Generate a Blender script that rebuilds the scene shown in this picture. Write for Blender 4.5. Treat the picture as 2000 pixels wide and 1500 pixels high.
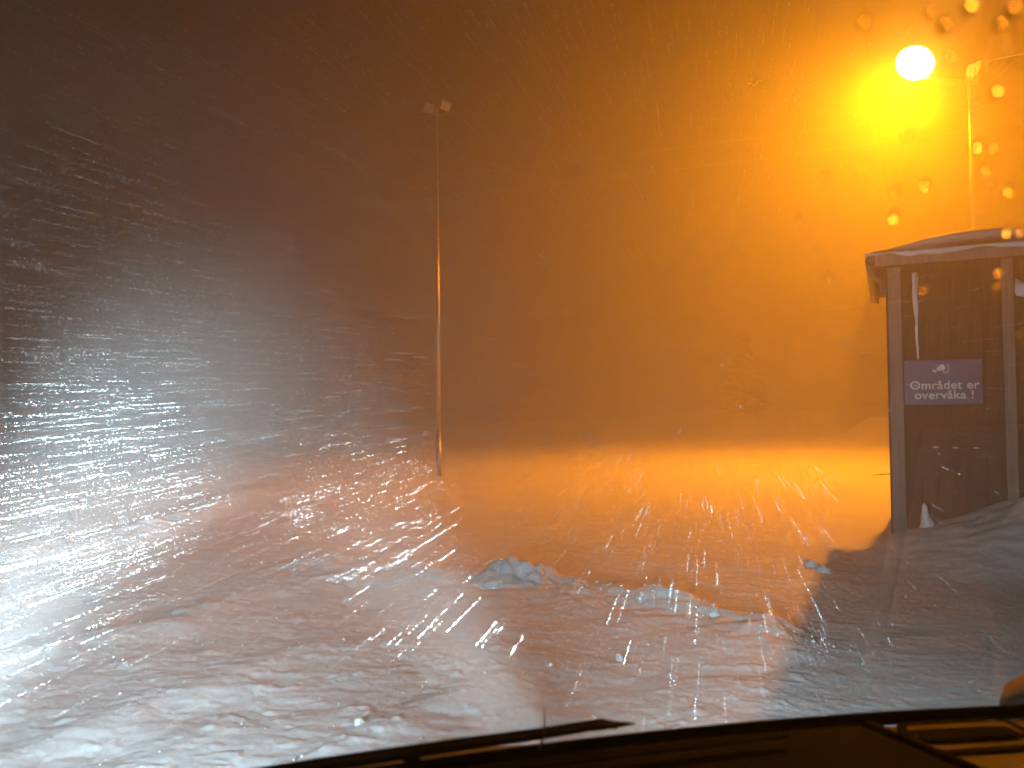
import bpy, bmesh, math, random
import numpy as np
from mathutils import Vector, Matrix, Euler

random.seed(7); rng = np.random.default_rng(11)
for o in list(bpy.data.objects): bpy.data.objects.remove(o)
scene = bpy.context.scene
col = scene.collection
R = math.radians

# ------------------------------------------------------------------ camera
CAM = Vector((0.0, 0.0, 1.5))
cd = bpy.data.cameras.new('camera'); cam = bpy.data.objects.new('camera', cd); col.objects.link(cam)
cd.sensor_width = 36.0; cd.lens = 27.0; cd.clip_start = 0.02; cd.clip_end = 5000
cam.matrix_world = (Matrix.Translation(CAM) @ Euler((R(90 + 1.8), 0, 0)).to_matrix().to_4x4()
                    @ Matrix.Rotation(R(-0.5), 4, 'Z'))
cd.dof.use_dof = True; cd.dof.focus_distance = 11.0; cd.dof.aperture_fstop = 7.1
scene.camera = cam

# ------------------------------------------------------------------ world: night sky
w = bpy.data.worlds.new('World'); scene.world = w; w.use_nodes = True
nt = w.node_tree; nt.nodes.clear()
sky = nt.nodes.new('ShaderNodeTexSky'); sky.sky_type = 'NISHITA'; sky.sun_disc = False
sky.sun_elevation = R(-6.0); sky.sun_rotation = R(200); sky.dust_density = 4.0
bgd = nt.nodes.new('ShaderNodeBackground'); bgd.inputs['Strength'].default_value = 0.03
out = nt.nodes.new('ShaderNodeOutputWorld')
nt.links.new(sky.outputs[0], bgd.inputs[0]); nt.links.new(bgd.outputs[0], out.inputs[0])

# ------------------------------------------------------------------ light levels and exposure
SODIUM = (1.0, 0.275, 0.001)
SODIUM_W = 12000.0
BEAM = (0.68, 0.90, 1.0)
BEAM_W = 90000.0
SPILL_W = 330.0
HAZE_DENSITY = 0.029
vs = scene.view_settings
vs.view_transform = 'Standard'; vs.look = 'None'; vs.exposure = 0.0; vs.gamma = 1.0; vs.use_curve_mapping = False
cy = scene.cycles
cy.use_denoising = True
try: cy.denoiser = 'OPENIMAGEDENOISE'
except Exception: pass
cy.max_bounces = 5; cy.diffuse_bounces = 1; cy.glossy_bounces = 3; cy.transmission_bounces = 6
cy.volume_bounces = 2; cy.transparent_max_bounces = 16
cy.sample_clamp_indirect = 80.0; cy.caustics_refractive = True

# ------------------------------------------------------------------ helpers
def ray(px, py):
    d = Vector(((px - 1000) / 1500, -(py - 750) / 1500, -1.0))
    return (cam.matrix_world.to_3x3() @ d)
def at(px, py, Y):
    d = ray(px, py); return CAM + d * (Y / d.y)
def link(name, me, mat=None, parent=None):
    o = bpy.data.objects.new(name, me); col.objects.link(o)
    if mat is not None: me.materials.append(mat)
    if parent is not None: o.parent = parent
    return o
def tag(o, label=None, cat=None, group=None, kind=None):
    if label: o['label'] = label
    if cat: o['category'] = cat
    if group: o['group'] = group
    if kind: o['kind'] = kind
    return o
def empty(name, loc=(0, 0, 0), rz=0.0):
    o = bpy.data.objects.new(name, None); col.objects.link(o); o.location = loc; o.rotation_euler = (0, 0, rz)
    o.empty_display_size = 0.2
    return o
class MB:
    def __init__(self): self.bm = bmesh.new()
    def box(self, c, s, rot=None, bev=0.0):
        m = Matrix.Translation(c) @ (rot.to_4x4() if rot is not None else Matrix.Identity(4)) @ Matrix.Diagonal((s[0], s[1], s[2], 1))
        r = bmesh.ops.create_cube(self.bm, size=1, matrix=m)
        if bev > 0:
            es = list({e for v in r['verts'] for e in v.link_edges})
            bmesh.ops.bevel(self.bm, geom=es, offset=bev, segments=2, profile=0.6, affect='EDGES')
        return self
    def tube(self, pts, radii, n=12, cap=True):
        pts = [Vector(p) for p in pts]
        if not hasattr(radii, '__len__'): radii = [radii] * len(pts)
        rings = []
        for i, p in enumerate(pts):
            t = (pts[min(i + 1, len(pts) - 1)] - pts[max(i - 1, 0)]).normalized()
            a = Vector((0, 0, 1)) if abs(t.z) < 0.9 else Vector((1, 0, 0))
            u = t.cross(a).normalized(); v = t.cross(u)
            rings.append([self.bm.verts.new(p + (u * math.cos(2 * math.pi * k / n) + v * math.sin(2 * math.pi * k / n)) * radii[i]) for k in range(n)])
        for a, b in zip(rings, rings[1:]):
            for k in range(n): self.bm.faces.new((a[k], a[(k + 1) % n], b[(k + 1) % n], b[k]))
        if cap:
            self.bm.faces.new(rings[0][::-1]); self.bm.faces.new(rings[-1])
        return self
    def poly(self, pts, thick=None):
        vs_ = [self.bm.verts.new(p) for p in pts]; self.bm.faces.new(vs_); return self
    def prism(self, pts2, frame, depth):
        """outline in (a,b), frame = (origin, A, B, N)"""
        O, A, B, N = frame
        f = [self.bm.verts.new(O + A * a + B * b) for a, b in pts2]
        g = [self.bm.verts.new(O + A * a + B * b - N * depth) for a, b in pts2]
        self.bm.faces.new(f); self.bm.faces.new(g[::-1]); n = len(f)
        for k in range(n): self.bm.faces.new((f[k], g[k], g[(k + 1) % n], f[(k + 1) % n]))
        return self
    def build(self, name, mat, parent=None, smooth=False):
        bmesh.ops.recalc_face_normals(self.bm, faces=self.bm.faces)
        me = bpy.data.meshes.new(name); self.bm.to_mesh(me); self.bm.free()
        if smooth:
            for p in me.polygons: p.use_smooth = True
        return link(name, me, mat, parent)
def np_mesh(name, verts, quads, smooth=True):
    me = bpy.data.meshes.new(name)
    verts = np.asarray(verts, dtype=np.float32); quads = np.asarray(quads, dtype=np.int32)
    k = quads.shape[1]
    me.vertices.add(len(verts)); me.vertices.foreach_set('co', verts.ravel())
    me.loops.add(quads.size); me.loops.foreach_set('vertex_index', quads.ravel())
    me.polygons.add(len(quads)); me.polygons.foreach_set('loop_start', np.arange(0, quads.size, k, dtype=np.int32))
    me.polygons.foreach_set('loop_total', np.full(len(quads), k, dtype=np.int32))
    if smooth: me.polygons.foreach_set('use_smooth', np.ones(len(quads), dtype=bool))
    me.update(calc_edges=True); me.validate()
    return me
def hash2(ix, iy, s):
    h = (ix * 374761393 + iy * 668265263 + s * 1274126177) & 0xffffffff
    h = ((h ^ (h >> 13)) * 1274126177) & 0xffffffff
    return ((h ^ (h >> 16)) & 0xffff) / 65535.0
def vnoise(x, y, s=0):
    ix = np.floor(x).astype(np.int64); iy = np.floor(y).astype(np.int64)
    fx = x - ix; fy = y - iy; fx = fx * fx * (3 - 2 * fx); fy = fy * fy * (3 - 2 * fy)
    a = hash2(ix, iy, s); b = hash2(ix + 1, iy, s); c = hash2(ix, iy + 1, s); d = hash2(ix + 1, iy + 1, s)
    return (a + (b - a) * fx) * (1 - fy) + (c + (d - c) * fx) * fy - 0.5
def fbm(x, y, s=0, o=4):
    r = 0; a = 1.0
    for i in range(o):
        r = r + a * vnoise(x, y, s + i * 17); x = x * 2.03 + 7.1; y = y * 2.03 - 3.7; a *= 0.5
    return r

# ------------------------------------------------------------------ materials
def mat(name, color, rough=0.6, metal=0.0, spec=0.5, noise=0.0, nscale=8.0, bump=0.0, bscale=40.0, color2=None, stretch=(1, 1, 1)):
    m = bpy.data.materials.new(name); m.use_nodes = True; n = m.node_tree.nodes; l = m.node_tree.links
    b = n['Principled BSDF']; b.inputs['Roughness'].default_value = rough; b.inputs['Metallic'].default_value = metal
    b.inputs['Specular IOR Level'].default_value = spec; b.inputs['Base Color'].default_value = (*color, 1)
    tc = n.new('ShaderNodeTexCoord'); mp = n.new('ShaderNodeMapping'); mp.inputs['Scale'].default_value = stretch
    l.new(tc.outputs['Object'], mp.inputs['Vector'])
    if noise > 0:
        t = n.new('ShaderNodeTexNoise'); t.inputs['Scale'].default_value = nscale; t.inputs['Detail'].default_value = 6
        l.new(mp.outputs[0], t.inputs['Vector'])
        mr = n.new('ShaderNodeMapRange'); mr.inputs['From Min'].default_value = 0.3; mr.inputs['From Max'].default_value = 0.7
        l.new(t.outputs['Fac'], mr.inputs['Value'])
        mx = n.new('ShaderNodeMix'); mx.data_type = 'RGBA'
        c2 = color2 or tuple(c * (1 - noise) for c in color)
        mx.inputs[6].default_value = (*color, 1); mx.inputs[7].default_value = (*c2, 1)
        l.new(mr.outputs[0], mx.inputs[0]); l.new(mx.outputs[2], b.inputs['Base Color'])
    if bump > 0:
        t2 = n.new('ShaderNodeTexNoise'); t2.inputs['Scale'].default_value = bscale; t2.inputs['Detail'].default_value = 5
        l.new(mp.outputs[0], t2.inputs['Vector'])
        bp = n.new('ShaderNodeBump'); bp.inputs['Strength'].default_value = bump; bp.inputs['Distance'].default_value = 0.02
        l.new(t2.outputs['Fac'], bp.inputs['Height']); l.new(bp.outputs[0], b.inputs['Normal'])
    return m
M = {}
M['snow'] = mat('snow', (0.82, 0.83, 0.86), 0.55, spec=0.35, noise=0.10, nscale=1.3, bump=0.42, bscale=16.0)
M['lump_snow'] = mat('lump snow', (0.85, 0.86, 0.88), 0.6, spec=0.3, bump=0.5, bscale=25)
M['flake'] = mat('flake', (0.92, 0.93, 0.95), 0.8, spec=0.1)
M['galv'] = mat('galvanised steel', (0.42, 0.43, 0.44), 0.34, metal=0.85, noise=0.35, nscale=18, bump=0.1, bscale=90)
M['steel_dark'] = mat('dark painted steel', (0.11, 0.11, 0.115), 0.45, noise=0.3, nscale=12)
M['lamp_glass'] = mat('unlit lamp glass', (0.42, 0.40, 0.36), 0.15, spec=0.8, noise=0.15, nscale=14)
M['lamp_shell'] = mat('lamp housing', (0.45, 0.45, 0.44), 0.4, metal=0.5, noise=0.3, nscale=10)
M['wood'] = mat('stained boards', (0.105, 0.068, 0.043), 0.75, spec=0.25, noise=0.55, nscale=3.0, bump=0.35, bscale=10, stretch=(9, 9, 0.6))
M['trim'] = mat('weathered trim board', (0.33, 0.27, 0.22), 0.7, spec=0.25, noise=0.35, nscale=3.0, bump=0.3, bscale=9, stretch=(9, 9, 0.6))
M['roofing'] = mat('roofing felt', (0.06, 0.055, 0.05), 0.85, noise=0.4, bump=0.5)
M['sign_blue'] = mat('blue sign enamel', (0.085, 0.080, 0.22), 0.45, noise=0.2, nscale=5)
M['sign_white'] = mat('white sign print', (0.80, 0.79, 0.80), 0.5, noise=0.08)
M['paint'] = mat('dark car paint', (0.025, 0.026, 0.028), 0.18, spec=0.6, noise=0.3, nscale=6)
M['rubber'] = mat('wiper rubber', (0.016, 0.017, 0.014), 0.55, noise=0.3, nscale=30)
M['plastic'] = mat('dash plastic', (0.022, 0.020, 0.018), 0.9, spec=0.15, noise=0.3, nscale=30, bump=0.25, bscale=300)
M['dash_lit'] = mat('dash plastic painted lamplit', (0.80, 0.75, 0.68), 0.8, spec=0.15, noise=0.15, nscale=30, bump=0.2, bscale=300)  # pale tone paints the lamplit end of the dash
M['black'] = mat('black plastic', (0.012, 0.011, 0.011), 0.9, spec=0.1, noise=0.3, nscale=30)
M['cloth'] = mat('seat cloth', (0.22, 0.19, 0.17), 0.9, noise=0.3, nscale=60, bump=0.3, bscale=200)
M['bark'] = mat('bark', (0.07, 0.05, 0.035), 0.9, noise=0.4, nscale=8, bump=0.5)
M['needle'] = mat('spruce needles', (0.035, 0.055, 0.03), 0.8, noise=0.4, nscale=3)
M['cable'] = mat('cable sheath', (0.55, 0.55, 0.56), 0.4, metal=0.6, noise=0.2, nscale=5)
M['twig'] = mat('dry stick', (0.09, 0.06, 0.04), 0.9, noise=0.3, nscale=20)
def emit(name, c, s):
    m = bpy.data.materials.new(name); m.use_nodes = True; n = m.node_tree.nodes; n.clear()
    e = n.new('ShaderNodeEmission'); e.inputs[0].default_value = (*c, 1); e.inputs[1].default_value = s
    o = n.new('ShaderNodeOutputMaterial'); m.node_tree.links.new(e.outputs[0], o.inputs[0]); m.cycles.emission_sampling = 'NONE'; return m
M['sodium'] = emit('burning sodium lamp', (1.0, 0.32, 0.03), 150.0)
M['headlamp'] = emit('burning headlamp', (0.85, 0.97, 1.0), 30.0)
def pane():
    m = bpy.data.materials.new('windscreen glass'); m.use_nodes = True; n = m.node_tree.nodes; l = m.node_tree.links; n.clear()
    g = n.new('ShaderNodeNewGeometry'); d = n.new('ShaderNodeVectorMath'); d.operation = 'DOT_PRODUCT'
    l.new(g.outputs['Incoming'], d.inputs[0]); l.new(g.outputs['Normal'], d.inputs[1])
    def mth(op, a, b):
        x = n.new('ShaderNodeMath'); x.operation = op
        for i, q in enumerate((a, b)):
            if q is None: continue
            if isinstance(q, (int, float)): x.inputs[i].default_value = q
            else: l.new(q, x.inputs[i])
        return x.outputs[0]
    c = mth('ABSOLUTE', d.outputs['Value'], None); k = mth('SUBTRACT', 1.0, c); p5 = mth('POWER', k, 5.0)
    r1 = mth('MULTIPLY_ADD', p5, 0.96); r1.node.inputs[2].default_value = 0.04      # one face
    f = mth('DIVIDE', mth('MULTIPLY', r1, 2.0), mth('ADD', r1, 1.0))               # both faces of the pane
    t = n.new('ShaderNodeBsdfTransparent'); t.inputs[0].default_value = (0.93, 0.955, 0.94, 1)
    gl = n.new('ShaderNodeBsdfGlossy'); gl.inputs['Roughness'].default_value = 0.004
    mx = n.new('ShaderNodeMixShader'); o = n.new('ShaderNodeOutputMaterial')
    l.new(f, mx.inputs[0]); l.new(t.outputs[0], mx.inputs[1]); l.new(gl.outputs[0], mx.inputs[2]); l.new(mx.outputs[0], o.inputs[0])
    return m
M['pane'] = pane()
def water():
    m = bpy.data.materials.new('water'); m.use_nodes = True; b = m.node_tree.nodes['Principled BSDF']
    b.inputs['Base Color'].default_value = (1, 1, 1, 1); b.inputs['Roughness'].default_value = 0.02
    b.inputs['IOR'].default_value = 1.33; b.inputs['Transmission Weight'].default_value = 1.0
    return m
M['water'] = water()

# ================================================================== THE GROUND
# the shed's front: corner and directions (along the face, and back)
SA = R(26.0)
SE = Vector((math.cos(SA), -math.sin(SA), 0)); SB = Vector((math.sin(SA), math.cos(SA), 0))
S0 = Vector((4.06, 8.22, 0))
BERM = [(-2.4, 7.5), (-1.5, 7.25), (-0.6, 6.95), (0.1, 6.55), (0.5, 6.3), (0.9, 5.95), (1.35, 5.6), (1.7, 5.1), (1.95, 4.7)]
def poly_dist(x, y, pts):
    best = np.full(x.shape, 1e9); side = np.zeros(x.shape); par = np.zeros(x.shape)
    for i, ((ax, ay), (bx, by)) in enumerate(zip(pts, pts[1:])):
        dx, dy = bx - ax, by - ay; L2 = dx * dx + dy * dy
        t = np.clip(((x - ax) * dx + (y - ay) * dy) / L2, 0, 1)
        qx = x - ax - t * dx; qy = y - ay - t * dy; d = np.hypot(qx, qy)
        s = np.sign(dx * qy - dy * qx)
        m = d < best; best = np.where(m, d, best); side = np.where(m, s, side); par = np.where(m, i + t, par)
    return best, side, par
def height(x, y):
    h = 0.05 * fbm(x * 0.35, y * 0.35, 3, 3) * np.clip(np.hypot(x, y) / 6, 0, 1)
    r = np.hypot(x, y)
    near = np.exp(-(r / 16.0) ** 2)
    # churned, drifted surface: wind ripples and old tracks
    tb = (x - S0.x) * SE.x + (y - S0.y) * SE.y; bk = 1 / (1 + np.exp(-(tb + .2) * 4)) 
    h = h + near * (1 - .8 * bk) * (0.026 * fbm(x * 2.6, y * 3.6, 21, 5) + 0.010 * np.abs(fbm(x * 6.0, y * 7.5, 31, 4)) +   .030 * np.clip(fbm(x * 9, y * 9.5, 35, 4) - .22, 0, 1))
    # ploughed edge in front of the car
    d, s, p = poly_dist(x, y, BERM)
    n = fbm(x * 1.7, y * 1.7, 41, 3)
    wd = np.where(s > 0, 0.20, 0.62)            # steep behind, gentle towards the car
    fade = np.clip(p / 0.8, 0, 1) * np.clip((len(BERM) - 1 - p) / 1.0, 0, 1)
    h = h + fade * (0.12 + 0.10 * n) * np.exp(-(d / wd) ** 2)
    h = h + fade * np.exp(-(d / 0.35) ** 2) * 0.05 * fbm(x * 6, y * 6, 47, 3)
    # broken heap pushed up on the ploughed edge
    for hx, hy, hr, hh in ((0.02, 6.50, .26, .17), (-.18, 6.50, .20, .10), (.26, 6.45, .17, .13), (.10, 6.62, .22, .12), (1.02, 5.85, .14, .08), (1.25, 5.7, .10, .05), (-.5, 6.75, .3, .05)):
        d = np.hypot(x - hx, (y - hy) * 1.2) / hr
        d = d + .35 * np.abs(fbm(x * 5, y * 5, 101, 3)) * 2 - .2
        h = h + .5 * hh * np.clip(1.25 - d, 0, 1) ** .55 * (.85 + .4 * fbm(x * 5, y * 5, 103, 4) - .35 * np.abs(fbm(x * 11, y * 11, 107, 3)))
    # drift ridges left by a plough on the left
    for pts, hh, ww in (([(-7.0, 5.6), (-5.2, 7.2), (-4.5, 8.6), (-4.6, 11.5), (-4.9, 16.0)], 0.11, 0.38),
                        ([(-4.6, 3.7), (-3.1, 4.5), (-2.4, 5.4), (-2.1, 6.6)], 0.045, 0.24),
                        ([(-2.8, 2.4), (-1.7, 4.2), (-0.9, 5.6)], 0.03, 0.16),
                        ([(-1.6, 2.2), (-0.4, 3.9), (0.5, 5.0)], 0.035, 0.14)):
        d, s, p = poly_dist(x, y, pts)
        f2 = np.clip(p / 0.6, 0, 1) * np.clip((len(pts) - 1 - p) / 0.8, 0, 1)
        h = h + f2 * (hh + hh * 0.8 * fbm(x * 2.2, y * 2.2, 57, 3)) * np.exp(-(d / ww) ** 2)
    # bank drifted against the shed
    t = (x - S0.x) * SE.x + (y - S0.y) * SE.y; b = (x - S0.x) * SB.x + (y - S0.y) * SB.y
    A = np.clip(0.12 + 0.34 * np.clip(t + 0.15, -0.6, 3.0), 0, 1.0)
    front = np.where(b < -0.15, np.exp(-((b + 0.15) / 1.15) ** 2), 1.0)
    along = 1.0 / (1.0 + np.exp(-(t + 0.18) * 9.0))
    h = h + A * front * along * np.clip(1.3 - b, 0, 1) * (1 + 0.35 * fbm(x * 1.6, y * 1.6, 63, 4))
    h = h + 0.016 * np.clip(y - 12, 0, 40) * np.clip((x + 3) / 10, 0, 1.6)
    # heap behind the shed corner and far ploughed banks
    d = np.hypot((x - 12.6) / 1.0, (y - 26.5) / 0.7); h = h + 0.75 * np.exp(-d ** 2)
    d, s, p = poly_dist(x, y, [(-60, 24), (-20, 36), (5, 40), (25, 42), (60, 40)])
    h = h + (0.55 + 0.4 * fbm(x * 0.2, y * 0.2, 71, 3)) * np.exp(-(d / 2.2) ** 2)
    h = h + np.clip((r - 60) / 300, 0, 1) * 4.0 * (0.4 + fbm(x * 0.008, y * 0.008, 81, 3))
    return h
def build_ground():
    na, nb, nr = 760, 60, 640
    a1 = np.linspace(-R(50), R(50), na, endpoint=False)
    a2 = np.linspace(R(50), 2 * math.pi - R(50), nb, endpoint=False)
    ang = np.concatenate([a1, a2]); rad = np.concatenate([np.geomspace(.25, 2.4, 40, endpoint=False), np.geomspace(2.4, 11, 460, endpoint=False), np.geomspace(11, 1200, nr - 500)])
    rr, aa = np.meshgrid(rad, ang, indexing='ij')
    x = rr * np.sin(aa); y = rr * np.cos(aa); z = height(x, y)
    n = len(ang); V = np.stack([x, y, z], -1).reshape(-1, 3)
    i = np.arange(nr - 1)[:, None] * n; j = np.arange(n)[None, :]; j2 = (j + 1) % n
    Q = np.stack([i + j, i + n + j, i + n + j2, i + j2], -1).reshape(-1, 4)
    V = np.vstack([V, [[0, 0, 0.0]]])
    me = np_mesh('snow_ground', V, Q[:, ::-1])
    return tag(link('snow_ground', me, M['snow']), kind='structure')
ground = build_ground()
def gz(x, y): return float(height(np.array([float(x)]), np.array([float(y)]))[0])

# ================================================================== SHED
def build_shed():
    root = empty('wooden_shed', S0, -SA)
    tag(root, 'dark brown boarded shed with pale corner boards and snowy roof at the right', 'shed')
    W, D, H = 3.6, 2.8, 3.02
    core = MB().box((W / 2, D / 2, H / 2), (W - 0.06, D - 0.06, H)).build('wall', M['wood'], root)
    # front boards, vertical, each its own piece
    bw = 0.145; x = 0.13; base = None; k = 0
    def board(xc, yc, rot, nm='plank'):
        nonlocal base
        if base is None:
            base = MB().box((0, 0, 0), (bw - 0.010, 0.024, H - 0.10), bev=0.003).build(nm, M['wood'], root); o = base
        else:
            o = base.copy(); col.objects.link(o); o.parent = root
        o.location = (xc, yc, (H - 0.10) / 2 + 0.02); o.rotation_euler = (0, 0, rot); return o
    while x < W - 0.1:
        if abs(x - 1.06) > 0.12: board(x + bw / 2, 0.012 + 0.003 * (k % 2), 0)
        x += bw; k += 1
    y = 0.13
    while y < D - 0.15:
        board(0.012, y + bw / 2, math.pi / 2); y += bw
    # trims
    MB().box((0.052, -0.016, H / 2 - 0.02), (0.125, 0.032, H - 0.06), bev=0.004).build('corner_board', M['trim'], root)
    MB().box((-0.016, 0.06, H / 2 - 0.02), (0.032, 0.12, H - 0.06), bev=0.004).build('corner_board', M['wood'], root)
    MB().box((1.075, -0.012, H / 2 - 0.02), (0.10, 0.030, H - 0.06), bev=0.004).build('batten', M['trim'], root)
    MB().box((2.3, -0.012, H / 2 - 0.02), (0.10, 0.030, H - 0.06), bev=0.004).build('batten', M['trim'], root)
    MB().box((0.60, -0.004, 1.02), (0.80, 0.020, 0.05), bev=0.004).build('rail', M['wood'], root)
    # roof: thin deck falling gently, fascia and gutter
    rf = MB().box((W / 2, D / 2 - 0.05, H + 0.045), (W + 0.28, D + 0.55, 0.05), bev=0.006).build('roof', M['roofing'], root)
    MB().box((W / 2, -0.315, H - 0.01), (W + 0.26, 0.026, 0.13), bev=0.004).build('fascia', M['trim'], rf)
    MB().box((-0.13, D / 2 - 0.05, H - 0.01), (0.026, D + 0.50, 0.13), bev=0.004).build('fascia', M['wood'], rf)
    g = MB(); g.tube([(-0.18, -0.30, H - 0.0), (-0.18, D + 0.2, H - 0.02)], 0.042, 12).build('gutter', M['steel_dark'], root)
    MB().tube([(-0.18, -0.18, H - 0.03), (-0.16, -0.15, H - 0.11), (-0.07, -0.02, H - 0.20), (-0.045, 0.02, H - 0.30)], 0.035, 10).build('downpipe', M['steel_dark'], root)
    return root
shed = build_shed()
def shed_pt(t, b, z): return S0 + SE * t + SB * b + Vector((0, 0, z))

def build_roof_snow():
    W, D, H = 3.6, 2.8, 3.075
    nx, ny = 120, 70
    xs = np.linspace(-0.22, W + 0.2, nx); ys = np.linspace(-0.40, D + 0.25, ny)
    X, Y = np.meshgrid(xs, ys, indexing='ij')
    ex = np.minimum(X + 0.22, W + 0.2 - X); ey = np.minimum(Y + 0.40, D + 0.25 - Y)
    edge = np.clip(ex / 0.55, 0, 1) ** 0.55 * np.clip(ey / 0.14, 0, 1) ** 0.5
    Z = H + edge * (0.135 + 0.06 * fbm(X * 1.4, Y * 1.4, 5, 3) + 0.05 * np.exp(-((X - 0.75) / 0.4) ** 2))
    Z = Z - 0.06 * (1 - np.clip(ey / 0.05, 0, 1)) * (0.6 + fbm(X * 5, Y * 5, 8, 2))
    V = np.stack([X, Y, Z], -1).reshape(-1, 3); n1 = len(V)
    Vb = V.copy(); Vb[:, 2] = H - 0.003; 
    V = np.vstack([V, Vb])
    idx = np.arange(n1).reshape(nx, ny); Q = []
    Q.append(np.stack([idx[:-1, :-1], idx[1:, :-1], idx[1:, 1:], idx[:-1, 1:]], -1).reshape(-1, 4))
    Q.append((np.stack([idx[:-1, :-1], idx[1:, :-1], idx[1:, 1:], idx[:-1, 1:]], -1).reshape(-1, 4) + n1)[:, ::-1])
    for line in (idx[:, 0][::-1], idx[:, -1], idx[0, :], idx[-1, :][::-1]):
        Q.append(np.stack([line[:-1], line[:-1] + n1, line[1:] + n1, line[1:]], -1)[:, ::-1])
    me = np_mesh('roof_snow', V, np.vstack(Q))
    o = link('roof_snow', me, M['lump_snow']); o.location = S0; o.rotation_euler = (0, 0, -SA)
    tag(o, 'rounded layer of snow lying on the shed roof', 'snow layer')
build_roof_snow()

# snow blown onto the shed wall
def wall_snow(name, pts, label, th=0.02, cat='snow patch', group=None):
    fr = (shed_pt(0, -0.012 - th, 0), SE, Vector((0, 0, 1)), -SB)
    o = MB().prism(pts, fr, th)
    bmesh.ops.bevel(o.bm, geom=[e for e in o.bm.edges], offset=th * 0.4, segments=2, affect='EDGES')
    ob = o.build(name, M['lump_snow'], None, True)
    tag(ob, label, cat, group); return ob
def strip_outline():
    L = []; Rr = []
    for i in range(15):
        z = 2.90 - 0.93 * i / 14; wd = (0.026 if z > 2.45 else 0.014) * (1 - 0.3 * (i / 14)) + 0.004 * math.sin(i * 2.3)
        cx = 0.245 + 0.006 * math.sin(i * 1.1) + 0.012 * i / 14
        L.append((cx - wd, z)); Rr.append((cx + wd, z))
    return L + Rr[::-1]
wall_snow('snow_streak', strip_outline(), 'long thin vertical strip of snow stuck to the shed boards above the blue sign')
wall_snow('snow_patch', [(1.135, 2.60), (1.16, 2.575), (1.20, 2.585), (1.24, 2.555), (1.31, 2.57), (1.42, 2.545), (1.55, 2.56), (1.70, 2.60), (1.62, 2.66), (1.45, 2.645), (1.33, 2.665), (1.27, 2.70), (1.22, 2.685), (1.19, 2.74), (1.165, 2.72), (1.145, 2.77), (1.138, 2.68)],
          'ragged snow patch on the shed wall right of the second pale batten', 0.03)
for q, t in enumerate((0.40, 0.58, 0.76)):
    c = 1.045
    wall_snow('snow_tuft', [(t - 0.035, c), (t + 0.04, c), (t + 0.03, c + 0.014), (t + 0.005, c + 0.03 - 0.006 * q), (t - 0.02, c + 0.016)],
              ('leftmost', 'middle', 'rightmost')[q] + ' of three small snow tufts on the shed rail below the sign', 0.025, 'snow tuft', 'snow tufts on the shed rail')

# ------------------------------------------------------------------ the sign
def text_mesh(s, size, bold=0.0):
    cu = bpy.data.curves.new('txt', 'FONT'); cu.body = s; cu.size = size; cu.align_x = 'CENTER'; cu.align_y = 'CENTER'
    cu.extrude = 0.0012; cu.offset = bold; cu.space_character = 1.06
    o = bpy.data.objects.new('txt', cu); col.objects.link(o)
    dg = bpy.context.evaluated_depsgraph_get(); me = bpy.data.meshes.new_from_object(o.evaluated_get(dg))
    bpy.data.objects.remove(o); bpy.data.curves.remove(cu); return me
def split_letters(me):
    """one mesh for each letter: islands that overlap sideways belong together"""
    bm = bmesh.new(); bm.from_mesh(me); seen = set(); isl = []
    for f in bm.faces:
        if f in seen: continue
        st = [f]; comp = []; seen.add(f)
        while st:
            g = st.pop(); comp.append(g)
            for v in g.verts:
                for h in v.link_faces:
                    if h not in seen: seen.add(h); st.append(h)
        xs = [v.co.x for g in comp for v in g.verts]; isl.append([min(xs), max(xs), comp])
    isl.sort(key=lambda q: q[0]); groups = []
    for a, b, c in isl:
        if groups and a < groups[-1][1] - .25 * (b - a): groups[-1][1] = max(b, groups[-1][1]); groups[-1][2] += c
        else: groups.append([a, b, list(c)])
    res = []
    for a, b, c in groups:
        vs_ = {}; V = []; F = []
        for f in c:
            idx = []
            for v in f.verts:
                if v not in vs_: vs_[v] = len(V); V.append(v.co.copy())
                idx.append(vs_[v])
            F.append(idx)
        m2 = bpy.data.meshes.new('letter'); m2.from_pydata(V, [], F); res.append(m2)
    bm.free(); return res
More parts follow.
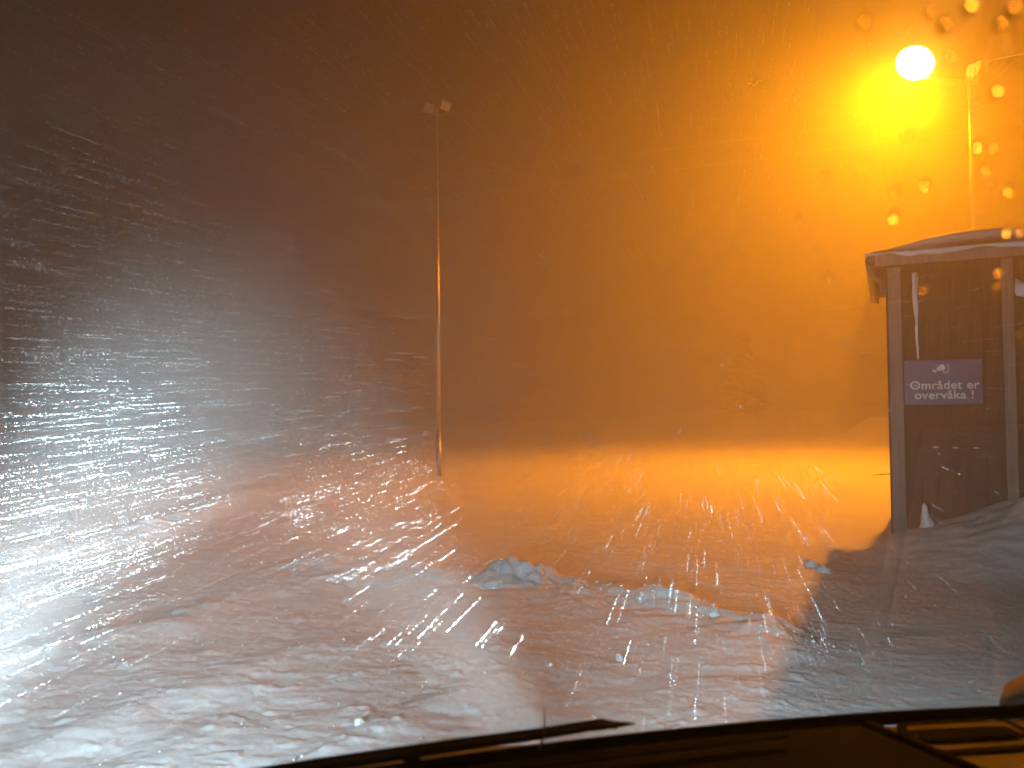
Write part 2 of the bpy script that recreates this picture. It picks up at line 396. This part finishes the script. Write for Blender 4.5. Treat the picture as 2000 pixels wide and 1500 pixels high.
def build_sign():
    t0, t1, z0, z1 = 0.125, 0.835, 1.50, 1.965
    W, H = t1 - t0, z1 - z0
    root = empty('warning_sign', shed_pt((t0 + t1) / 2, -0.052, (z0 + z1) / 2), 0)
    root.rotation_euler = (0, 0, -SA)
    tag(root, 'blue camera surveillance sign with white lettering screwed to the shed wall', 'sign')
    MB().box((0, 0.02, 0), (W, 0.012, H), bev=0.003).build('panel', M['sign_blue'], root)
    MB().box((0, 0.036, 0.15), (W - 0.1, 0.022, 0.04)).build('mounting_rail', M['steel_dark'], root)
    MB().box((0, 0.036, -0.15), (W - 0.1, 0.022, 0.04)).build('mounting_rail', M['steel_dark'], root)
    for s, zz, sz, xx in (('Området er', -0.035, 0.122, 0.01), ('overvåka !', -0.137, 0.122, 0.01)):
        for me in split_letters(text_mesh(s, sz, 0.0022)):
            o = link('letter', me, M['sign_white'], root)
            o.rotation_euler = (R(90), 0, 0); o.location = (xx, 0.0115, zz)
    fr = (Vector((0, 0.0105, 0)), Vector((1, 0, 0)), Vector((0, 0, 1)), Vector((0, -1, 0)))
    ic = MB()
    def P(a): return [(x * 0.00090 - 0.01, y * 0.00090 + 0.140) for x, y in a]
    ic.prism(P([(-48, 8), (12, 52), (34, 28), (44, -2), (20, -18), (-24, -26), (-46, -18)]), fr, 0.003)      # body
    ic.prism(P([(-94, -10), (-52, -14), (-48, -28), (-62, -50), (-72, -38), (-84, -34)]), fr, 0.003)        # lens end
    ic.prism(P([(10, -22), (22, -20), (34, -40), (76, -40), (76, -48), (26, -48)]), fr, 0.003)              # arm
    ic.prism(P([(70, 58), (77, 58), (77, -36), (70, -36)]), fr, 0.003)                                       # wall plate
    ic.build('camera_symbol', M['sign_white'], root)
    for sx in (-1, 1):
        for sz in (-1, 1):
            MB().tube([(sx * (W / 2 - 0.02), 0.012, sz * (H / 2 - 0.02)), (sx * (W / 2 - 0.02), 0.016, sz * (H / 2 - 0.02))], 0.006, 10).build('screw', M['galv'], root)
build_sign()
# a stick poking out past the shed corner
p = at(1741, 925, 8.35)
tag(MB().tube([p + Vector((0.03, 0, 0.0)), p + Vector((-0.10, -0.02, -0.004)), p + Vector((-0.22, -0.03, -0.012))], [0.006, 0.005, 0.003], 8).build('stick', M['twig']),
    'thin dark stick poking out to the left of the shed corner', 'stick')
# frozen stump of snow at the shed foot
p = shed_pt(0.30, -0.16, 0); p.z = gz(p.x, p.y)
tag(MB().tube([p + Vector((0, 0, -0.05)), p + Vector((0.005, 0, 0.05)), p + Vector((-0.02, 0, 0.10)), p + Vector((-0.02, 0, 0.21)), p + Vector((-0.03, 0, 0.24))], [0.085, 0.065, 0.04, 0.025, 0.006], 10).build('snow_stump', M['lump_snow'], None, True),
    'small upright spike of snow at the foot of the shed wall', 'snow spike')

# ================================================================== MASTS
def flood_head(root, loc, rot, lit=False, s=1.0, name='floodlight'):
    """box floodlight facing local -Y, tilted down"""
    h = MB()
    b = h.bm
    f = [(-.17, -.06, -.14), (.17, -.06, -.14), (.17, -.06, .14), (-.17, -.06, .14)]
    g = [(-.11, .13, -.08), (.11, .13, -.08), (.11, .13, .09), (-.11, .13, .09)]
    F = [b.verts.new(Vector(q) * s) for q in f]; G = [b.verts.new(Vector(q) * s) for q in g]
    b.faces.new(F); b.faces.new(G)
    for k in range(4): b.faces.new((F[k], F[(k + 1) % 4], G[(k + 1) % 4], G[k]))
    o = h.build(name, M['lamp_shell'], root); o.location = loc; o.rotation_euler = rot
    MB().box((0, -.072 * s, 0), (.30 * s, .020 * s, .24 * s), bev=.006 * s).build('lens', M['sodium'] if lit else M['lamp_glass'], o)
    v = MB(); v.box((0, -.125 * s, .150 * s), (.35 * s, .13 * s, .010 * s)); v.build('visor', M['lamp_shell'], o)
    MB().tube([(-.19 * s, .0, 0), (-.19 * s, .02 * s, -.17 * s), (.19 * s, .02 * s, -.17 * s), (.19 * s, 0, 0)], .010 * s, 8).build('bracket', M['galv'], o)
    return o
def center_mast():
    b = at(857, 925, 17.0); b.z = gz(b.x, b.y)
    top = at(854.5, 222, 17.0).z
    root = empty('floodlight_mast', b); tag(root, 'slim unlit mast with two small floodlights standing alone in the snow', 'light mast')
    H = top - b.z
    MB().tube([(0, 0, -.3), (0, 0, 1.0)], [.062, .060], 16).build('lower_pole', M['galv'], root, True)
    MB().tube([(0, 0, .985), (0, 0, 1.045)], [.068, .066], 16).build('collar', M['steel_dark'], root, True)
    MB().tube([(0, 0, 1.03), (0, 0, 3.4), (0, 0, H)], [.052, .045, .030], 16).build('upper_pole', M['galv'], root, True)
    MB().tube([(0, 0, H - .06), (0, 0, H + .14)], .036, 12).build('top_sleeve', M['galv'], root, True)
    rz = R(-18)
    MB().box((0, 0, H - .02), (.86, .05, .05), Matrix.Rotation(rz, 3, 'Z'), .005).build('crossbar', M['steel_dark'], root)
    for sx in (-1, 1):
        x = sx * .20
        flood_head(root, (x * math.cos(rz), x * math.sin(rz), H + .13), (R(14), R(12), R(24) if sx < 0 else R(30)), s=0.66)
center_mast()
LAMP = at(1788, 122, 16.5)
def lit_mast():
    b = at(1908, 700, 16.5); b.z = gz(b.x, b.y)
    root = empty('lamp_mast', b); tag(root, 'mast behind the shed carrying the burning orange sodium floodlight', 'light mast')
    top = at(1897, 150, 16.5); H = top.z - b.z
    MB().tube([(0, 0, -.3), (0, 0, 4.55)], [.066, .055], 16).build('lower_pole', M['galv'], root, True)
    MB().tube([(0, 0, 4.53), (0, 0, 4.60)], .062, 16).build('collar', M['steel_dark'], root, True)
    MB().tube([(0, 0, 4.58), (0, 0, H + .1)], [.050, .038], 16).build('upper_pole', M['galv'], root, True)
    L = LAMP - b
    MB().tube([(0, 0, H - .12), (L.x * .5, L.y * .5, H - .06), (L.x, L.y + .16, L.z - .26)], .028, 10).build('arm', M['galv'], root, True)
    hd = flood_head(root, (0.05, -.12, H + .02), (R(8), R(6), R(62)), s=1.25)
    # burning head: shell facing the yard, with an added glowing ball for the lamp's glare
    aim = (Vector((4.4, 16.3, 0.0)) - LAMP).normalized()
    q = aim.to_track_quat('-Y', 'Z').to_euler()
    o = flood_head(root, L, q, lit=True, s=1.35)
    ball = bmesh.new(); bmesh.ops.create_uvsphere(ball, u_segments=24, v_segments=14, radius=0.40)
    bmesh.ops.scale(ball, verts=ball.verts, vec=(0.86, 0.84, 1.0))
    me = bpy.data.meshes.new('glare_ball'); ball.to_mesh(me); ball.free()
    for p_ in me.polygons: p_.use_smooth = True
    bo = link('glare_ball', me, M['sodium'], o); bo.location = (0, -.02, 0)
    ld = bpy.data.lights.new('sodium_lamp', 'SPOT'); ld.spot_size = R(172); ld.spot_blend = 1.0; ld.energy = SODIUM_W; ld.color = SODIUM; ld.shadow_soft_size = 0.12
    lo = bpy.data.objects.new('sodium_light', ld); col.objects.link(lo); lo.parent = root
    lo.location = L + aim * 0.44; lo.rotation_euler = aim.to_track_quat('-Z', 'Y').to_euler()
    MB().tube([(0.02, 0, H + .16), (.55, -.05, H + .36), (1.6, -.1, H + .55), (3.6, -.2, H + .85)], .009, 6).build('feed_cable', M['cable'], root, True)
lit_mast()
# two overhead wires crossing behind
for k, (a, b, lab) in enumerate(((at(640, 372, 22), at(2300, 155, 18), 'upper of two thin overhead wires crossing the orange haze'),
                                 (at(640, 412, 22), at(2300, 198, 18), 'lower of two thin overhead wires crossing the orange haze'))):
    pts = []
    for i in range(33):
        t = i / 32; q = a.lerp(b, t); q.z -= 0.5 * 4 * t * (1 - t) * 0.18; pts.append(q)
    tag(MB().tube(pts, 0.0032, 6).build('overhead_wire', M['cable'], None, True), lab, 'wire', 'overhead wires')

# ================================================================== FAR SPRUCE
def spruce(px, Y, h, label):
    b = at(px, 850, Y); b.z = gz(b.x, b.y) - .05
    root = empty('spruce_tree', b); tag(root, label, 'tree')
    MB().tube([(0, 0, 0), (0.02, 0, h * .5), (0, 0, h)], [h * .022, h * .013, .01], 8).build('trunk', M['bark'], root)
    V = []; F = []
    z = .25
    while z < h:
        rr = (1 - z / h) ** .85 * h * .34 + .08
        for k in range(int(7 + 5 * (1 - z / h))):
            a = rng.uniform(0, 2 * math.pi); L = rr * rng.uniform(.65, 1.12)
            for j in range(9):
                f = (j + 1) / 9; c = np.array([math.cos(a) * L * f, math.sin(a) * L * f, z - .32 * L * f * f + rng.normal(0, .03)])
                for sgn in (-1, 1):
                    d = np.array([-math.sin(a), math.cos(a), 0]) * sgn * rng.uniform(.07, .16) * (1.25 - f) * 1.8 * h / 2.6 + np.array([math.cos(a), math.sin(a), -.5]) * .10
                    t = np.array([math.cos(a), math.sin(a), .1]) * .035 * h
                    i = len(V); V += [c - t, c + t, c + d]; F.append((i, i + 1, i + 2))
        z += h * .033
    me = np_mesh('crown', V, F, False); link('crown', me, M['needle'], root)
spruce(1455, 46, 5.0, 'dim young spruce blurred in the orange haze beyond the yard')

# ================================================================== LOOSE SNOW
def lump_mesh(name, sx, sy, sz, seed, sub=3, rough=.35, facet=.0):
    bm = bmesh.new(); bmesh.ops.create_icosphere(bm, subdivisions=sub, radius=1)
    for v in bm.verts:
        n = v.co.normalized()
        a = float(fbm(np.array([n.x * 1.7 + seed * 3.1 + n.z]), np.array([n.y * 1.7 - seed * 1.7 + n.z * .7]), seed, 4)[0])
        c = float(np.abs(fbm(np.array([n.x * 3.5 + seed]), np.array([n.y * 3.5 + n.z * 2.0]), seed + 5, 3)[0]))
        v.co = n * (1 + rough * a + facet * c)
        v.co.x *= sx; v.co.y *= sy; v.co.z *= sz
    me = bpy.data.meshes.new(name); bm.to_mesh(me); bm.free()
    for p_ in me.polygons: p_.use_smooth = True
    return me
def lump(px, py, w_, h_, seed, label, name='snow_lump', cat='snow lump', sub=3, rough=.5, group=None, facet=0.3):
    d = ray(px, py); t = -1.5 / d.z; p_ = CAM + d * t
    for _ in range(4):
        z = gz(p_.x, p_.y); t = (z - 1.5) / d.z; p_ = CAM + d * t
    Y = p_.y; sx = w_ / 1500 * Y / 2; sz = h_ / 1500 * Y
    o = link(name, lump_mesh(name, sx, sx * .8, sz * .95, seed, sub, rough, facet), M['lump_snow'])
    o.location = (p_.x, p_.y + sx * .5, gz(p_.x, p_.y + sx * .5) + sz * .05); o.rotation_euler = (0, 0, seed * .9)
    return tag(o, label, cat, group)
lump(1210, 1290, 16, 10, 6, 'small round snow lump lying below the ploughed edge')
lump(1398, 1204, 20, 12, 8, 'tiny pale snow lump alone on the orange snow at the ploughed edge')
lump(1587, 1108, 30, 15, 9, 'small snow lump in orange light left of the shed shadow')
lump(1612, 1118, 26, 10, 10, 'flat snow lump just right of the lump left of the shed shadow')
lump(700, 1415, 22, 12, 15, 'small bright snow lump in the lower left foreground')
# crumbs strewn over the churned surface
def crumbs():
    base_v = np.array([(1, 0, 0), (-1, 0, 0), (0, 1, 0), (0, -1, 0), (0, 0, 1), (0, 0, -1)], float)
    base_f = np.array([(0, 2, 4), (2, 1, 4), (1, 3, 4), (3, 0, 4), (2, 0, 5), (1, 2, 5), (3, 1, 5), (0, 3, 5)])
    N = 1500
    u = rng.random(N); y = 2.2 + 7.5 * u ** 1.2; x = (rng.random(N) * 1.35 - .72) * y
    keep = fbm(x * 1.1, y * 1.1, 91, 2) > -0.06
    x, y = x[keep], y[keep]
    t = rng.random(900) * (len(BERM) - 1.01); i = t.astype(int); f = t - i; B = np.array(BERM)
    bx = B[i] * (1 - f[:, None]) + B[i + 1] * f[:, None] + rng.normal(0, .13, (900, 2))
    x = np.concatenate([x, bx[:, 0]]); y = np.concatenate([y, bx[:, 1]])
    z = height(x, y); s = rng.lognormal(math.log(.0034), .6, len(x)).clip(.0015, .016) * np.clip(y / 5, .55, 1.5)
    V = base_v[None] * (s[:, None, None] * rng.uniform(.6, 1.3, (len(x), 6, 3)))
    V = V + np.stack([x, y, z + s * .35], -1)[:, None, :]
    F = base_f[None] + (np.arange(len(x)) * 6)[:, None, None]
    tag(link('snow_crumbs', np_mesh('snow_crumbs', V.reshape(-1, 3), F.reshape(-1, 3), False), M['lump_snow']),
        'small crumbs of snow strewn over the churned foreground', 'snow crumbs', kind='stuff')
crumbs()

# ================================================================== THE CAR THE PHOTO IS TAKEN FROM
TH = R(21)
car = empty('car', (0, 0, 0), TH)
tag(car, 'dark car in the foreground with its windscreen, wiper and dashboard showing along the bottom edge', 'car')
ZB, VB, KC, RK = 1.2, 0.65, 0.20, R(40)
def ws(u, s, off=0.0):
    """point on the windscreen (car frame): u sideways, s metres up the glass"""
    n = Vector((2 * KC * u, 1, 1 / math.tan(RK))).normalized()
    return Vector((u, VB - KC * u * u - s * math.cos(RK), ZB + s * math.sin(RK))) + n * off
def strip(fn, us, ss):
    bm = bmesh.new(); g = [[bm.verts.new(fn(u, s)) for s in ss] for u in us]
    for a, b in zip(g, g[1:]):
        for k in range(len(ss) - 1): bm.faces.new((a[k], b[k], b[k + 1], a[k + 1]))
    return bm
def from_bm(name, bm, m, parent, smooth=True, solid=0.0):
    if solid:
        bmesh.ops.recalc_face_normals(bm, faces=bm.faces)
        bmesh.ops.solidify(bm, geom=list(bm.faces), thickness=solid)
    bmesh.ops.recalc_face_normals(bm, faces=bm.faces)
    me = bpy.data.meshes.new(name); bm.to_mesh(me); bm.free()
    if smooth:
        for p_ in me.polygons: p_.use_smooth = True
    return link(name, me, m, parent)
L = lambda a, b, n: [a + (b - a) * i / (n - 1) for i in range(n)]
HW = 0.80
scr = from_bm('windscreen', strip(lambda u, s: ws(u, s), L(-HW, HW, 33), L(-.02, .98, 21)), M['pane'], car)
for f_ in (-1, 1):
    MB().tube([ws(f_ * HW, -.05), ws(f_ * HW, .3), ws(f_ * HW, .7), ws(f_ * HW, 1.0)], [.045, .04, .04, .045], 10).build('pillar', M['paint'], car, True)
MB().tube([ws(u, .99) for u in L(-HW, HW, 15)], .04, 8).build('header_rail', M['paint'], car, True)
rfp = from_bm('roof_panel', strip(lambda u, v: Vector((u, ws(u, 1.0).y - v, ws(u, 1.0).z + .05 * math.sin(min(1, v) * 1.5))), L(-HW, HW, 9), L(0, 1.9, 9)), M['paint'], car)
# cowl and bonnet
cowl = from_bm('cowl', strip(lambda u, s: Vector((u, VB - KC * u * u + .015 + s * .17, ZB - .055 - s * .09)), L(-HW, HW, 33), L(0, 1, 6)), M['black'], car, True, .006)
bon = from_bm('bonnet', strip(lambda u, s: Vector((u * (1 + .02 * s), VB - KC * u * u + .19 + s * (.58 - .05 * abs(u)), ZB - .155 - .05 * u * u - .24 * s - .16 * s ** 3)), L(-.84, .84, 25), L(0, 1, 13)), M['paint'], car, True, .008)
bo = MB(); bo.box((0, 1.30, .55), (1.62, .20, .52), bev=.06); bo.build('front_body', M['paint'], car, True)
MB().box((0, 1.415, .60), (.95, .03, .20), bev=.01).build('grille', M['black'], car)
MB().box((0, .2, .36), (1.66, 2.1, .22), bev=.05).build('floor_pan', M['black'], car)
for sx in (-1, 1):
    MB().box((sx * .83, .75, .55), (.05, 1.05, .50), bev=.02).build('wing', M['paint'], car, True)
    MB().box((sx * .83, -.40, .70), (.05, 1.15, .78), bev=.02).build('door', M['paint'], car, True)
    wh = MB().tube([(sx * .66, .78, .34), (sx * .86, .78, .34)], .33, 28).build('wheel', M['rubber'], car)
    MB().tube([(sx * .862, .78, .34), (sx * .872, .78, .34)], .20, 20).build('rim', M['galv'], wh)
# headlamps: housing, burning lens, high beam, spill; right spill swung onto the bank as added fill
for sx in (-1, 1):
    h = MB().box((sx * .64, 1.40, .74), (.26, .05, .15), bev=.02).build('headlight', M['lamp_shell'], car)
    MB().tube([(sx * .64, 1.424, .74), (sx * .64, 1.434, .74)], .055, 20).build('lens', M['headlamp'], h)
    for nm, en, ang, bl, aim in (('high_beam', BEAM_W, 24, 1.0, (sx * .64 + .2, 26, 3.4)), ('spill_fill', SPILL_W, 112 if sx < 0 else 78, 1.0, (.3, 9, .9) if sx < 0 else (6.3, 5, .75))):
        ld = bpy.data.lights.new(nm, 'SPOT'); ld.energy = en * ((.7 if sx < 0 else .14) if nm == 'high_beam' else 2.1 if sx < 0 else 2.3); ld.color = BEAM; ld.spot_size = R(ang); ld.spot_blend = bl; ld.shadow_soft_size = .09
        lo = bpy.data.objects.new(nm, ld); col.objects.link(lo); lo.parent = h
        p0 = Vector((sx * .64, 1.47, .74)); lo.location = p0
        lo.rotation_euler = (Vector(aim) - p0).to_track_quat('-Z', 'Y').to_euler()
RW = Matrix.Rotation(TH, 4, 'Z')
def glass_hit(px, py, off=0.0):
    d = RW.inverted() @ ray(px, py); C = Vector((0, 0, 1.5)); lo, hi = 0, 3
    g = lambda P: P.y - (VB + off / .64 - KC * P.x ** 2 - (P.z - ZB) / math.tan(RK))
    for _ in range(50):
        m = (lo + hi) / 2
        if g(C + d * m) < 0: lo = m
        else: hi = m
    P = C + d * lo; n = Vector((2 * KC * P.x, 1, 1 / math.tan(RK))).normalized()
    return RW @ P, (RW.to_3x3() @ n)
# wiper parked along the foot of the glass
def wiper():
    px = [(430, 1531), (520, 1517), (620, 1501), (750, 1482), (900, 1460), (1050, 1440), (1150, 1424), (1172, 1421), (1205, 1421), (1240, 1419)]
    inv = Matrix.Rotation(-TH, 4, 'Z')
    pts = [inv @ glass_hit(x, y - 6, .012)[0] for x, y in px]
    root = MB().tube(pts, [.0050, .0055, .0058, .0058, .0055, .0050, .0048, .0052, .0028, .0008], 10).build('wiper', M['rubber'], car, True)
    MB().tube([inv @ glass_hit(x, y - 3, .005)[0] for x, y in px[:-1]], .0025, 6).build('blade', M['rubber'], root)
    MB().tube([Vector((-.62, VB + .05, ZB - .07)), inv @ glass_hit(300, 1600, .03)[0], inv @ glass_hit(600, 1530, .022)[0], inv @ glass_hit(820, 1484, .018)[0]], [.014, .011, .007, .004], 8).build('arm', M['black'], root, True)
wiper()
# dashboard
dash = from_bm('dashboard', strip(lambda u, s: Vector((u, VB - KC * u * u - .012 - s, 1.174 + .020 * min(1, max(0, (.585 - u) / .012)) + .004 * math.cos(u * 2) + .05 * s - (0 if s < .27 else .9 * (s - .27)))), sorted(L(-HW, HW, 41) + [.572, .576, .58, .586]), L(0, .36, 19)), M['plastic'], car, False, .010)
pad = from_bm('lit_dash_panel', strip(lambda u, s: Vector((u, VB - KC * u * u - s, 1.189 + .004 * math.cos(u * 2) + .05 * s)), L(.588, HW - .01, 11), L(.006, .27, 9)), M['dash_lit'], dash, True)  # lit part of the dash put in as a pale panel, dark dash beside it
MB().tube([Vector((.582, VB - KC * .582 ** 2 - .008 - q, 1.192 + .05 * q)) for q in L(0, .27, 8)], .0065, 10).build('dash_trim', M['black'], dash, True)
MB().tube([ws(u, -.013) for u in L(-HW + .03, HW - .03, 33)], .0065, 10).build('windscreen_seal', M['black'], car, True)
def dash_z(v, u): return 1.189 + .004 * math.cos(u * 2) + .05 * (VB - KC * u * u - v)
# side vent: raised black frame and dark mouth with slats
vc = Vector((.648, .518, 0)); vc.z = dash_z(vc.y, vc.x) + .001
def rrect(w_, h_, r_, n=5):
    P = []
    for cx, cy_, a0 in ((w_ / 2 - r_, h_ / 2 - r_, 0), (-w_ / 2 + r_, h_ / 2 - r_, 90), (-w_ / 2 + r_, -h_ / 2 + r_, 180), (w_ / 2 - r_, -h_ / 2 + r_, 270)):
        for k in range(n): a = R(a0 + 90 * k / (n - 1)); P.append((cx + r_ * math.cos(a), cy_ + r_ * math.sin(a)))
    return P
vA = Vector((math.cos(R(-14)), math.sin(R(-14)), 0)); vB_ = Vector((-vA.y, vA.x, 0)); vN = Vector((0, 0, 1))
fb = bmesh.new(); o_ = rrect(.118, .066, .014); i_ = rrect(.102, .050, .009)
vo = [fb.verts.new(vc + vA * a + vB_ * b + vN * .003) for a, b in o_]; vi = [fb.verts.new(vc + vA * a + vB_ * b + vN * .003) for a, b in i_]
vo2 = [fb.verts.new(vc + vA * a + vB_ * b) for a, b in o_]
for k in range(len(o_)):
    k2 = (k + 1) % len(o_); fb.faces.new((vo[k], vo[k2], vi[k2], vi[k])); fb.faces.new((vo2[k], vo2[k2], vo[k2], vo[k]))
vent = from_bm('side_vent', fb, M['black'], dash, False)
MB().prism([(a, b + .004) for a, b in rrect(.094, .018, .004)], (vc + vN * .0025, vA, vB_, vN), .002).build('vent_mouth', M['black'], vent)
# defroster slot near the glass
MB().prism(rrect(.30, .010, .004), (Vector((.33, VB - KC * .33 ** 2 - .045, 1.207)), Vector((math.cos(R(-7.5)), math.sin(R(-7.5)), 0)), Vector((-math.sin(R(-7.5)), math.cos(R(-7.5)), 0)), vN), .002).build('defroster_slot', M['black'], dash)
from_bm('knee_panel', strip(lambda u, s: Vector((u, VB - KC * u * u - .345 - s, .93 - .30 * s)), L(-HW, HW, 25), L(0, .55, 9)), M['cloth'], car, True, .01)
for sx in (-.42, .42):
    st = MB().box((sx, -.55, .72), (.5, .5, .16), bev=.05).build('seat', M['cloth'], car, True)
    MB().box((sx, -.82, 1.08), (.48, .14, .66), Matrix.Rotation(R(-12), 3, 'X'), .05).build('backrest', M['cloth'], st, True)

# snow settled on the cowl and the trickle on the glass
tag(from_bm('cowl_snow', strip(lambda u, s: Matrix.Rotation(TH, 4, 'Z') @ Vector((u, VB - KC * u * u + .045 + s * .12, ZB - .018 - s * .055 - .07 * max(0, u - .12) + .016 * math.sin(math.pi * s) + .006 * float(vnoise(np.array([u * 14.0]), np.array([s * 3.0]), 4)[0]))), L(-.7, .38, 60), L(0, 1, 9)), M['lump_snow'], None),
    'thin strip of settled snow on the cowl below the windscreen, under the wiper', 'snow strip')
tr = [glass_hit(x, y, .0012)[0] for x, y in ((1063, 1380), (1064, 1410), (1062, 1440), (1052, 1468), (1043, 1500))]
tag(MB().tube(tr, [.0004, .0007, .0009, .0008, .0007], 8).build('water_trickle', M['lump_snow'], None, True),
    'thin pale curved trickle frozen on the glass at the bottom centre', 'ice trickle')
# drops of melted snow on the glass
DROPS = [(1690, 45, 30), (1848, 50, 36), (1858, 112, 26), (1893, 18, 34), (1953, 50, 30), (1978, 22, 34), (1712, 235, 26), (1737, 228, 16),
         (1775, 262, 28), (1806, 266, 22), (1690, 316, 24), (1615, 345, 26), (1750, 372, 26), (1808, 360, 28), (1750, 420, 30), (1908, 288, 32),
         (1940, 290, 26), (1968, 372, 26), (1965, 452, 24), (1992, 452, 22), (1950, 530, 22), (1946, 558, 22), (1803, 566, 22), (1905, 208, 26),
         (1925, 330, 24), (1990, 650, 20), (1822, 25, 28), (1620, 540, 22), (1480, 160, 24), (1945, 180, 30), (1935, 360, 22), (1560, 420, 18)]
def drops():
    base = None
    for k, (px, py, dm) in enumerate(DROPS):
        P, n = glass_hit(px, py, .0004)
        rad = (dm - 8) / 1500 * (P - CAM).length / 2
        bm = bmesh.new(); ca = R(34 + 8 * math.sin(k * 1.7)); Rc = 1 / math.sin(ca); rings = []
        for i in range(1, 10):
            r_ = math.sin(ca * i / 9) * Rc; z_ = Rc * (math.cos(ca * i / 9) - math.cos(ca))
            rings.append([bm.verts.new((r_ * math.cos(2 * math.pi * j / 24) * (1 + .08 * math.sin(4 * math.pi * j / 24 + k)), r_ * 1.07 * math.sin(2 * math.pi * j / 24), z_)) for j in range(24)])
        top = bm.verts.new((0, 0, Rc * (1 - math.cos(ca))))
        for j in range(24): bm.faces.new((top, rings[0][j], rings[0][(j + 1) % 24]))
        for r1, r2 in zip(rings, rings[1:]):
            for j in range(24): bm.faces.new((r1[j], r2[j], r2[(j + 1) % 24], r1[(j + 1) % 24]))
        bm.faces.new([bm.verts.new(v.co) for v in rings[-1]][::-1])
        me = bpy.data.meshes.new('water_drop'); bm.to_mesh(me); bm.free()
        for p_ in me.polygons: p_.use_smooth = len(p_.vertices) < 10
        o = link('water_drop', me, M['water']); o.location = P; o.scale = (rad, rad, rad)
        o.rotation_euler = n.to_track_quat('Z', 'Y').to_euler()
        tag(o, 'round drop of melted snow glowing orange on the windscreen around the lamp', 'water drop', 'melted drops on the windscreen')
drops()

# ================================================================== BLOWING SNOW: single flakes, drifting in files along the wind
def blowing_snow():
    wind = ray(1380, 720); wind = np.array(wind / wind.length)
    a = np.cross(wind, [0, 0, 1]); a /= np.linalg.norm(a); b = np.cross(a, wind)
    P = []; S = []
    def files(n, ylo, yhi, len_lo, len_hi, per, size, zmax):
        for _ in range(n):
            y = (ylo ** 3 + rng.random() * (yhi ** 3 - ylo ** 3)) ** (1 / 3)
            x = (rng.random() * 1.6 - .80) * y; z = 1.5 + (rng.random() * 1.15 - .50) * y
            g = 0.0
            if z < .05 or z > zmax: continue
            c_ = np.array([x, y, z - 1.5]); c_ /= np.linalg.norm(c_)
            if c_ @ wind > .988 and rng.random() < .9: continue
            if x / y > .42 and rng.random() < .85: continue
            if y > 4.4 and x / y > .12 and rng.random() < min(.8, (x / y - .12) * 3.2): continue      # the gust is thickest ahead of the car
            ln = rng.uniform(len_lo, len_hi); k = int(per * rng.uniform(.5, 1.5)) + 2
            t = np.sort(rng.random(k)) * ln
            c = np.array([x, y, z]); q = c + t[:, None] * wind
            q = q + (rng.normal(0, .0013, k)[:, None] * a + rng.normal(0, .0013, k)[:, None] * b)
            P.append(q); S.append(rng.lognormal(math.log(size), .35, k))
    files(7500, 1.9, 4.8, .14, .40, 26, .00070, 4)
    files(6500, 3.5, 9.0, .25, .7, 17, .00068, 7)
    files(4500, 8.0, 18.0, .4, 1.4, 11, .0014, 10)
    n1 = 12000
    y = (2.0 ** 3 + rng.random(n1) * (16.0 ** 3 - 8)) ** (1 / 3)
    q = np.stack([(rng.random(n1) * 1.6 - .8) * y, y, 1.5 + (rng.random(n1) * 1.15 - .5) * y], -1); q = q[(q[:, 2] > .05) & (q[:, 2] < 11)]
    P.append(q); S.append(rng.lognormal(math.log(.0009), .4, len(q)))
    P = np.vstack(P); S = np.concatenate(S)
    # keep clear of the car, the shed and the ground
    cu = P[:, 0] * math.cos(TH) + P[:, 1] * math.sin(TH); cv = -P[:, 0] * math.sin(TH) + P[:, 1] * math.cos(TH)
    ok = ~((np.abs(cu) < 1.0) & (cv < 1.6))
    t = (P[:, 0] - S0.x) * SE.x + (P[:, 1] - S0.y) * SE.y; bb = (P[:, 0] - S0.x) * SB.x + (P[:, 1] - S0.y) * SB.y
    ok &= ~((t > -.35) & (t < 4) & (bb > -.4) & (bb < 3.2) & (P[:, 2] < 3.4))
    P = P[ok]; S = S[ok]; n = len(P)
    base_v = np.array([(1, 0, 0), (-1, 0, 0), (0, 1, 0), (0, -1, 0), (0, 0, 1), (0, 0, -1)], float)
    base_f = np.array([(0, 2, 4), (2, 1, 4), (1, 3, 4), (3, 0, 4), (2, 0, 5), (1, 2, 5), (3, 1, 5), (0, 3, 5)])
    sc = S[:, None, None] * rng.uniform(.6, 1.4, (n, 6, 1))
    loc = base_v[None] * sc
    W = loc[:, :, 0:1] * 1.4 * wind + loc[:, :, 1:2] * a + loc[:, :, 2:3] * b
    V = (W + P[:, None, :]).reshape(-1, 3)
    F = (base_f[None] + (np.arange(n) * 6)[:, None, None]).reshape(-1, 3)
    print('flakes', n)
    tag(link('blowing_snow', np_mesh('blowing_snow', V, F, False), M['flake']),
        'snowflakes driven by the wind through the headlight beams and orange lamplight', 'snowflakes', kind='stuff')
blowing_snow()

# ================================================================== HAZE: the snow-filled air
def haze():
    m = bpy.data.materials.new('snow haze'); m.use_nodes = True; n = m.node_tree.nodes; n.clear()
    v = n.new('ShaderNodeVolumePrincipled'); v.inputs['Color'].default_value = (0.93, 0.93, 0.95, 1)
    v.inputs['Density'].default_value = HAZE_DENSITY; v.inputs['Anisotropy'].default_value = 0.60
    o = n.new('ShaderNodeOutputMaterial'); m.node_tree.links.new(v.outputs[0], o.inputs['Volume'])
    ob = MB().box((0, 0, 4.35), (2600, 2600, 11.7)).build('haze', m)
    tag(ob, 'snow-filled air glowing in the lamplight', 'haze', kind='stuff')
haze()
